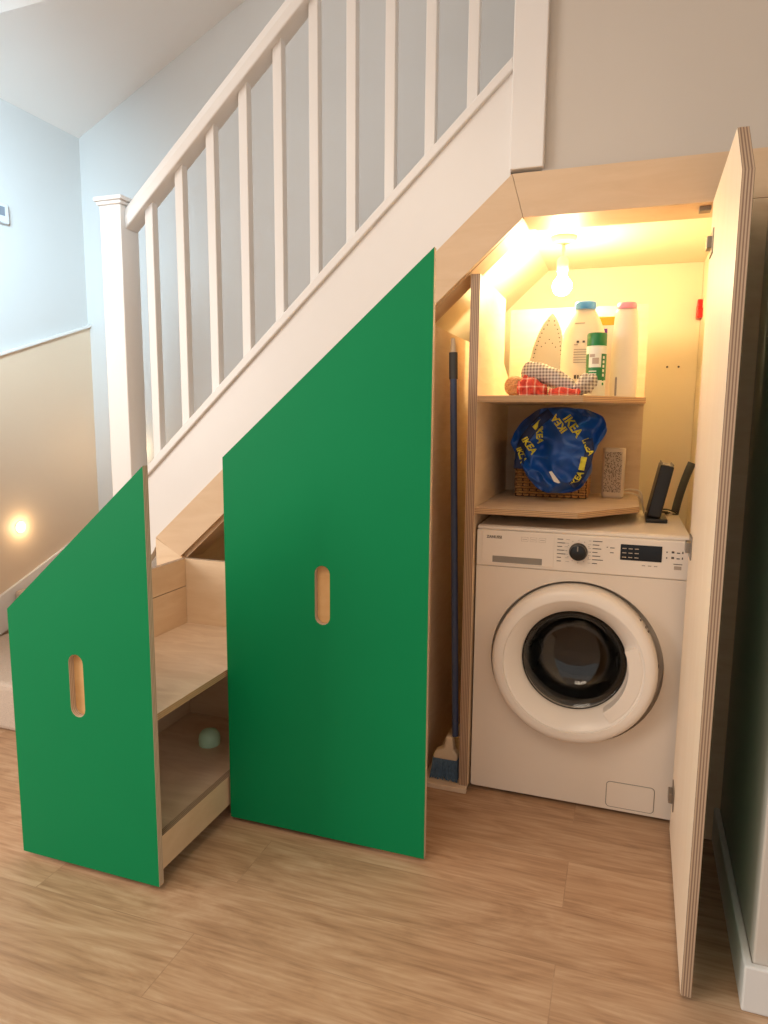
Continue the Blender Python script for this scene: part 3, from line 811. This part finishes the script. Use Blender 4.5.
# ------------------------------------------------------------------ things on the lower shelf
ZL = .9052
bk = thing('wicker_basket', (.22, .48, ZL), 'brown wicker basket under the blue bag on the lower shelf', 'basket')
bx0, bx1, by0, by1, bh = .098, .346, .375, .575, .20
m = MB()
def loop(ins, z, n=20):
    p = []
    c = [(bx0 + ins, by0 + ins), (bx1 - ins, by0 + ins), (bx1 - ins, by1 - ins), (bx0 + ins, by1 - ins)]
    for i in range(4):
        a, b = Vector(c[i]), Vector(c[(i + 1) % 4])
        for k in range(n): q = a.lerp(b, k / n); p.append((q.x, q.y, z, i, k))
    return p
for r_ in range(22):
    z = ZL + .006 + r_ * .0087
    lp = loop(.008, z)
    pts = []
    for x, y, zz, i, k in lp:
        d = .0028 * (1 if (k + r_) % 2 else -1)
        nx, ny = ((0, -1), (1, 0), (0, 1), (-1, 0))[i]
        pts.append((x + nx * d, y + ny * d, zz))
    pts.append(pts[0]); m.tube(pts, .0042, 6)
put('weave', m, 'wicker', bk, smooth='all')
m = MB()
for x, y, z, i, k in loop(.008, ZL):
    if k % 2 == 0: m.tube([(x, y, ZL), (x, y, ZL + bh - .004)], .0030, 6)
put('stakes', m, 'wickerd', bk, smooth=True)
m = MB(); m.box((bx0 + .006, by0 + .006, ZL), (bx1 - .006, by1 - .006, ZL + .005)); put('basket_bottom', m, 'wickerd', bk)
m = MB(); lp = [(x, y, ZL + bh - .004) for x, y, z, i, k in loop(.007, ZL)]; m.tube(lp + [lp[0]], .007, 8); put('rim', m, 'wicker', bk, smooth=True)

bg = thing('shopping_bag', (.25, .36, .955), 'crumpled blue woven plastic shopping bag with yellow lettering bundled over the wicker basket', 'bag')
BC = Vector((.254, .305, 1.069))
BO = [(.106, 1.095), (.128, 1.150), (.170, 1.190), (.232, 1.207), (.300, 1.204), (.345, 1.196), (.385, 1.178), (.399, 1.138), (.372, 1.088), (.358, 1.052), (.354, .994), (.322, .951), (.266, .933), (.194, .951), (.166, .982), (.140, 1.035)]
BA = sorted((math.atan2(z - BC.z, x - BC.x), math.hypot(x - BC.x, z - BC.z)) for x, z in BO)
def brad(a):
    n = len(BA)
    for i in range(n):
        a0_, r0 = BA[i]; a1_, r1 = BA[(i + 1) % n]
        if i == n - 1: a1_ += 2 * PI
        aa = a if a >= BA[0][0] else a + 2 * PI
        if a0_ <= aa <= a1_:
            t = (aa - a0_) / (a1_ - a0_); t = t * t * (3 - 2 * t) * .5 + t * .5
            return r0 + (r1 - r0) * t
    return .14
m = MB(); vs_ = m.blob((0, 0, 0), (1, 1, 1), 6)
for v in m.bm.verts:
    d = v.co.normalized(); a = math.atan2(d.z, d.x); h = math.hypot(d.x, d.z)
    R0 = brad(a) * h ** .8
    x, z = R0 * math.cos(a), R0 * math.sin(a)
    q = Vector((x * 7.5 + 4.2, d.y * .5, z * 7.5 + 1.1))
    f1 = 1 - 2.2 * abs(noise.noise(q)); f2 = 1 - 2.2 * abs(noise.noise(q * 2.1 + Vector((3, 1, 2)))); f3 = noise.noise(q * 5.0)
    y = d.y * .050 * (1 if d.y > 0 else 1.1) - (.052 * f1 + .026 * f2 + .004 * f3) * (h * .3 + .7) * (1 if d.y < .2 else .2)
    k = 1 + .03 * noise.noise(q * 2.5)
    v.co = Vector((BC.x + x * k, BC.y + y, BC.z + z * k))
    v.co.z = min(v.co.z, 1.213); v.co.y = min(v.co.y, .366)
for f in m.bm.faces: f.smooth = True
from mathutils.bvhtree import BVHTree
bvh = BVHTree.FromBMesh(m.bm)
put('bag_body', m, 'bag', bg)
def surf(x, z, off=.002):
    h = bvh.ray_cast(Vector((x, -.5, z)), Vector((0, 1, 0)))
    return Vector((x, (h[0].y if h[0] is not None else .30) - off, z))
def strap(pts, w):
    """flat webbing lying over the bag"""
    mb = MB(); P_ = []
    for i in range(len(pts) - 1):
        for k in range(6):
            t_ = k / 6; P_.append(Vector((pts[i][0] + (pts[i+1][0] - pts[i][0]) * t_, 0, pts[i][1] + (pts[i+1][1] - pts[i][1]) * t_)))
    P_.append(Vector((pts[-1][0], 0, pts[-1][1])))
    rows = []
    ny = None
    for i, p in enumerate(P_):
        d = (P_[min(i+1, len(P_)-1)] - P_[max(0, i-1)]).normalized(); nrm = Vector((-d.z, 0, d.x))
        row = [surf(p.x + nrm.x * w * s_, p.z + nrm.z * w * s_, .004) for s_ in (-.5, -.17, .17, .5)]
        ym = min(r.y for r in row)
        for r in row: r.y = min(r.y, ym + .006)
        rows.append(row)
    fr = [[mb.bm.verts.new(v) for v in r] for r in rows]; bk_ = [[mb.bm.verts.new(v + Vector((0, .0022, 0))) for v in r] for r in rows]
    for i in range(len(rows) - 1):
        for k in range(3):
            mb.bm.faces.new((fr[i][k], fr[i][k+1], fr[i+1][k+1], fr[i+1][k])); mb.bm.faces.new((bk_[i][k+1], bk_[i][k], bk_[i+1][k], bk_[i+1][k+1]))
        for k in (0, 3): mb.bm.faces.new((fr[i][k], fr[i+1][k], bk_[i+1][k], bk_[i][k]))
    for i in (0, -1):
        for k in range(3): mb.bm.faces.new((fr[i][k], fr[i][k+1], bk_[i][k+1], bk_[i][k]))
    for f in mb.bm.faces: f.smooth = True
    return mb
h1 = put('bag_handle', strap([(.135, 1.01), (.135, 1.06), (.150, 1.10), (.172, 1.135), (.200, 1.165), (.228, 1.19)], .030), 'bagd', bg)
h1['label'] = 'dark blue webbing handle'
h2_ = put('bag_handle', strap([(.345, 1.11), (.352, 1.075), (.345, 1.035), (.330, 1.00), (.312, .972), (.30, .962)], .026), 'bagd', bg)
def on_bag(s, size, cx, cz, ang, parent, bold=.0009, off=.0055):
    ca, sa = math.cos(ang), math.sin(ang)
    def bend(co):
        x = cx + co.x * ca - co.y * sa; z = cz + co.x * sa + co.y * ca
        p = surf(x, z, off + (.0004 if co.z > 0 else 0)); return p
    text_mesh(s, size, 'yellow', parent, None, depth=.0002, bold=bold, bend=bend)
R_ = math.radians
on_bag('IKEA', .036, .296, 1.148, R_(-52), bg, off=.0015)
on_bag('IKEA', .030, .256, 1.155, R_(128), bg, off=.0015)
on_bag('IKEA', .026, .196, 1.120, R_(-85), bg, off=.002)
on_bag('IKEA', .028, .166, 1.085, R_(-60), bg, off=.006)
on_bag('IKEA', .024, .140, 1.055, R_(-68), bg, off=.007)
on_bag('IKEA', .026, .346, 1.085, R_(-66), bg, off=.0065)
on_bag('IKEA', .026, .318, .985, R_(62), bg, off=.0065)
for q, w in (([(.337, 1.055), (.330, 1.015)], .017), ([(.180, 1.140), (.205, 1.163)], .014)):
    m = MB()
    a, b = Vector((q[0][0], q[0][1])), Vector((q[1][0], q[1][1])); d = (b - a).normalized(); n_ = Vector((-d.y, d.x)) * w / 2
    cs = []
    for i in range(5):
        c_ = a.lerp(b, i / 4); cs.append([surf(c_.x + n_.x * s_, c_.y + n_.y * s_, .0085) for s_ in (-1, 0, 1)])
    vs = [[m.bm.verts.new(v) for v in r] for r in cs]; ws = [[m.bm.verts.new(v + Vector((0, .001, 0))) for v in r] for r in cs]
    for i in range(4):
        for k in range(2): m.bm.faces.new((vs[i][k], vs[i][k+1], vs[i+1][k+1], vs[i+1][k])); m.bm.faces.new((ws[i][k+1], ws[i][k], ws[i+1][k], ws[i+1][k+1]))
    put('stripe', m, 'yellow', bg)
m = MB(); tg = [(.232, 1.005), (.240, 1.008), (.268, .972), (.262, .970), (.248, .975)]
ty = min(surf(x, z).y for x, z in tg) - .003
m.prism(tg, 'y', ty, ty + .0015); put('care_tag', m, 'tagw', bg)

sp = thing('small_speaker', (.420, .47, ZL), 'cream rounded electronic unit with a speckled perforated front beside the basket', 'electronic device')
m = MB(); m.prism(rrect(.421, .475, .074, .060, .014), 'z', ZL + .006, ZL + .168); m.prism(rrect(.421, .475, .064, .050, .012), 'z', ZL, ZL + .006)
put('case', m, 'speaker', sp, .004)
m = MB(); m.box((.391, .4435, ZL + .020), (.447, .4446, ZL + .156)); put('perforated_panel', m, 'perf', sp)

# ------------------------------------------------------------------ router and cables on the washer
ZW = .8505
rt = thing('router', (.56, .36, ZW), 'black upright internet router on its stand on top of the washing machine', 'router')
m = MB(); m.box((.527, .285, ZW), (.590, .45, ZW + .013)); put('stand', m, 'black', rt, .003)
m = MB(); m.box((-.020, -.07, 0), (.020, .07, .165)); m.xf(Matrix.Translation((.549, .366, ZW + .0135)) @ Matrix.Rotation(R_(11), 4, 'Y') @ Matrix.Translation((0, 0, .003)))
put('router_body', m, 'black', rt, .004)
m = MB()
for k in (-.0175, .0155): m.box((k, -.068, .166), (k + .002, .068, .172))
m.box((-.0155, -.066, .1655), (.0155, .066, .167)); m.xf(Matrix.Translation((.549, .366, ZW + .0135)) @ Matrix.Rotation(R_(11), 4, 'Y') @ Matrix.Translation((0, 0, .003)))
put('vent', m, 'grey', rt)
def cable(pts, r, mat, label):
    P_ = []
    n = len(pts); V = [Vector(p) for p in pts]
    for i in range(n - 1):
        p0, p1, p2, p3 = V[max(0, i-1)], V[i], V[i+1], V[min(n-1, i+2)]
        for k in range(10):
            t = k / 10; P_.append(.5 * ((2*p1) + (p2-p0)*t + (2*p0-5*p1+4*p2-p3)*t*t + (3*p1-p0-3*p2+p3)*t**3))
    P_.append(V[-1]); m = MB(); m.tube(P_, r, 8)
    tag(put('cable', m, mat, None, smooth='all'), label, 'cable')
cable([(.452, .49, ZL + .022), (.48, .47, ZL + .03), (.512, .44, ZL + .022), (.522, .46, .87), (.535, .49, .8535), (.58, .52, .8535)], .0028, 'cable', 'white cable running from the cream unit down to the washing machine top')
cable([(.452, .497, ZL + .016), (.49, .50, ZL + .012), (.514, .50, ZL - .004), (.53, .52, .856), (.57, .55, .8535), (.62, .57, .8535)], .0028, 'cable', 'second white cable drooping off the shelf end behind the router')
cable([(.57, .455, .8735), (.60, .47, .872), (.625, .475, .862), (.63, .50, .8535), (.58, .535, .8535)], .0024, 'cabled', 'thin black cable looping out behind the router')
cable([(.598, .46, .8535), (.61, .50, .8535), (.630, .54, .8535), (.60, .585, .8535)], .003, 'cable', 'white cable coiled on the washing machine beside the hose')
m = MB(); m.box((.583, .502, .8505), (.604, .516, .862)); m.box((.604, .506, .853), (.612, .512, .859)); tag(put('cable_plug', m, 'cabled', None, .002), 'small black plug lying behind the router', 'plug')

# red clip on the right lining
m = MB(); m.prism([(.86, 1.545), (.93, 1.545), (.93, 1.585), (.900, 1.615), (.885, 1.615), (.885, 1.585), (.86, 1.58)], 'x', .682, .6998)
tag(put('wall_clip', m, 'redpl', None, .003), 'small red plastic clip on the right side of the cupboard', 'clip')

# lamp in the cupboard
LX, LY = .229, .42
lp = thing('ceiling_lamp', (LX, LY, 1.76), 'bare lit bulb hanging from a white holder inside the cupboard', 'lamp')
m = MB(); m.lathe([(0, 0), (.042, 0), (.042, -.006), (.036, -.016), (.016, -.022), (0, -.022)], (LX, LY, 1.7598), 'z', 32); put('ceiling_rose', m, 'bottle', lp, smooth=True)
m = MB(); m.tube([(LX, LY, 1.738), (LX, LY, 1.695)], .006, 10); put('cord', m, 'bottle', lp, smooth=True)
m = MB(); m.lathe([(0, .0), (.012, .0), (.019, -.010), (.019, -.045), (.015, -.052), (0, -.052)], (LX, LY, 1.698), 'z', 24); put('lamp_holder', m, 'bottle', lp, smooth=True)
m = MB()
pf = [(0, .040), (.013, .040), (.016, .030)] + [(.031 * math.sin(a), .031 * math.cos(a)) for a in [R_(d) for d in range(36, 181, 12)]]
pf[-1] = (0, -.031)
m.lathe(pf, (LX, LY, 1.604), 'z', 32); put('bulb', m, 'bulb', lp, smooth=True)

# ------------------------------------------------------------------ left wall: step lamp and thermostat
def step_lamp(loc, axis, label):
    sl = thing('step_lamp', loc, label, 'lamp', 'step lamps along the stairs')
    d = -1 if axis == 'y' else 1; st2 = lambda k: k * d
    m = MB(); m.lathe([(.030, st2(.0002)), (.030, st2(.003)), (.027, st2(.005)), (.021, st2(.004)), (.021, st2(.0002))], loc, axis, 32); put('bezel', m, 'white', sl, smooth=True)
    m = MB(); m.lathe([(0, st2(.0034)), (.021, st2(.0034)), (.021, st2(.0004)), (0, st2(.0004))], loc, axis, 32); put('lens', m, 'steplamp', sl)
    l = bpy.data.lights.new('step_lamp_light', 'POINT'); l.energy = .5 if axis == 'x' else .5; l.color = (1, .74, .42); l.shadow_soft_size = .015
    o = bpy.data.objects.new('step_lamp_light', l); col.objects.link(o)
    o.location = Vector(loc) + Vector(((.04, 0, 0) if axis == 'x' else (0, -.07, 0)))
step_lamp((LEFT + .012, .437, .651), 'x', 'small round lit lamp set low in the beige wall at the left of the stairs')
step_lamp((-1.90, BACK, 1.0), 'y', 'small round lamp on the far stair wall behind the white newel post')
th = thing('thermostat', (LEFT, .46, 2.045), 'white wall thermostat with a grey screen on the left wall', 'thermostat')
m = MB(); m.box((LEFT, .38, 2.000), (LEFT + .022, .478, 2.085)); put('case', m, 'therm', th, .005)
m = MB(); m.box((LEFT + .022, .41, 2.030), (LEFT + .0232, .455, 2.068)); put('screen', m, 'thermscr', th)

# ------------------------------------------------------------------ light
def area(name, loc, to, size, power, c, sy=None):
    l = bpy.data.lights.new(name, 'AREA'); l.energy = power; l.color = c; l.size = size
    if sy: l.shape = 'RECTANGLE'; l.size_y = sy
    o = bpy.data.objects.new(name, l); col.objects.link(o); o.location = loc
    o.rotation_euler = (Vector(to) - Vector(loc)).to_track_quat('-Z', 'Y').to_euler()
    return o
hl = area('left_wall_blue_fill', (-.95, -1.3, 2.25), (-2.19, .10, 1.95), .7, 15, (.54, .81, 1.0))  # added blue fill aimed at the left wall; no window stands here
hl.data.spread = R_(58)
area('room_ceiling_light', (-.5, -1.9, 2.44), (-.5, -1.7, 0), 1.1, 18, (1, .85, .68))
area('room_window_daylight', (-3.3, -2.6, 1.7), (-.6, 0, .7), 1.6, 74, (1, .945, .89), 1.6)
w = bpy.data.worlds.new('room_daylight'); sc.world = w; w.use_nodes = True
bgn = w.node_tree.nodes['Background']; bgn.inputs[0].default_value = (1, .945, .885, 1); bgn.inputs[1].default_value = .65

# ------------------------------------------------------------------ camera
F_PX = 690.0
cd = bpy.data.cameras.new('camera'); cam = bpy.data.objects.new('camera', cd); col.objects.link(cam)
yaw, pitch, roll = .3316, -.1376, .0081
Fv = Vector((-math.sin(yaw) * math.cos(pitch), math.cos(yaw) * math.cos(pitch), math.sin(pitch)))
Rv = Vector((math.cos(yaw), math.sin(yaw), 0)); Uv = Rv.cross(Fv)
R2 = Rv * math.cos(roll) + Uv * math.sin(roll); U2 = -Rv * math.sin(roll) + Uv * math.cos(roll)
mw = Matrix((R2, U2, -Fv)).transposed().to_4x4(); mw.translation = Vector((.4475, -2.002, 1.1731))
cam.matrix_world = mw
cd.sensor_fit = 'VERTICAL'; cd.sensor_height = 24; cd.sensor_width = 18; cd.lens = F_PX / 1024 * 24; cd.clip_start = .02
sc.camera = cam
vs = sc.view_settings
vs.view_transform = 'Standard'; vs.look = 'None'; vs.gamma = 1; vs.exposure = 0; vs.use_curve_mapping = False
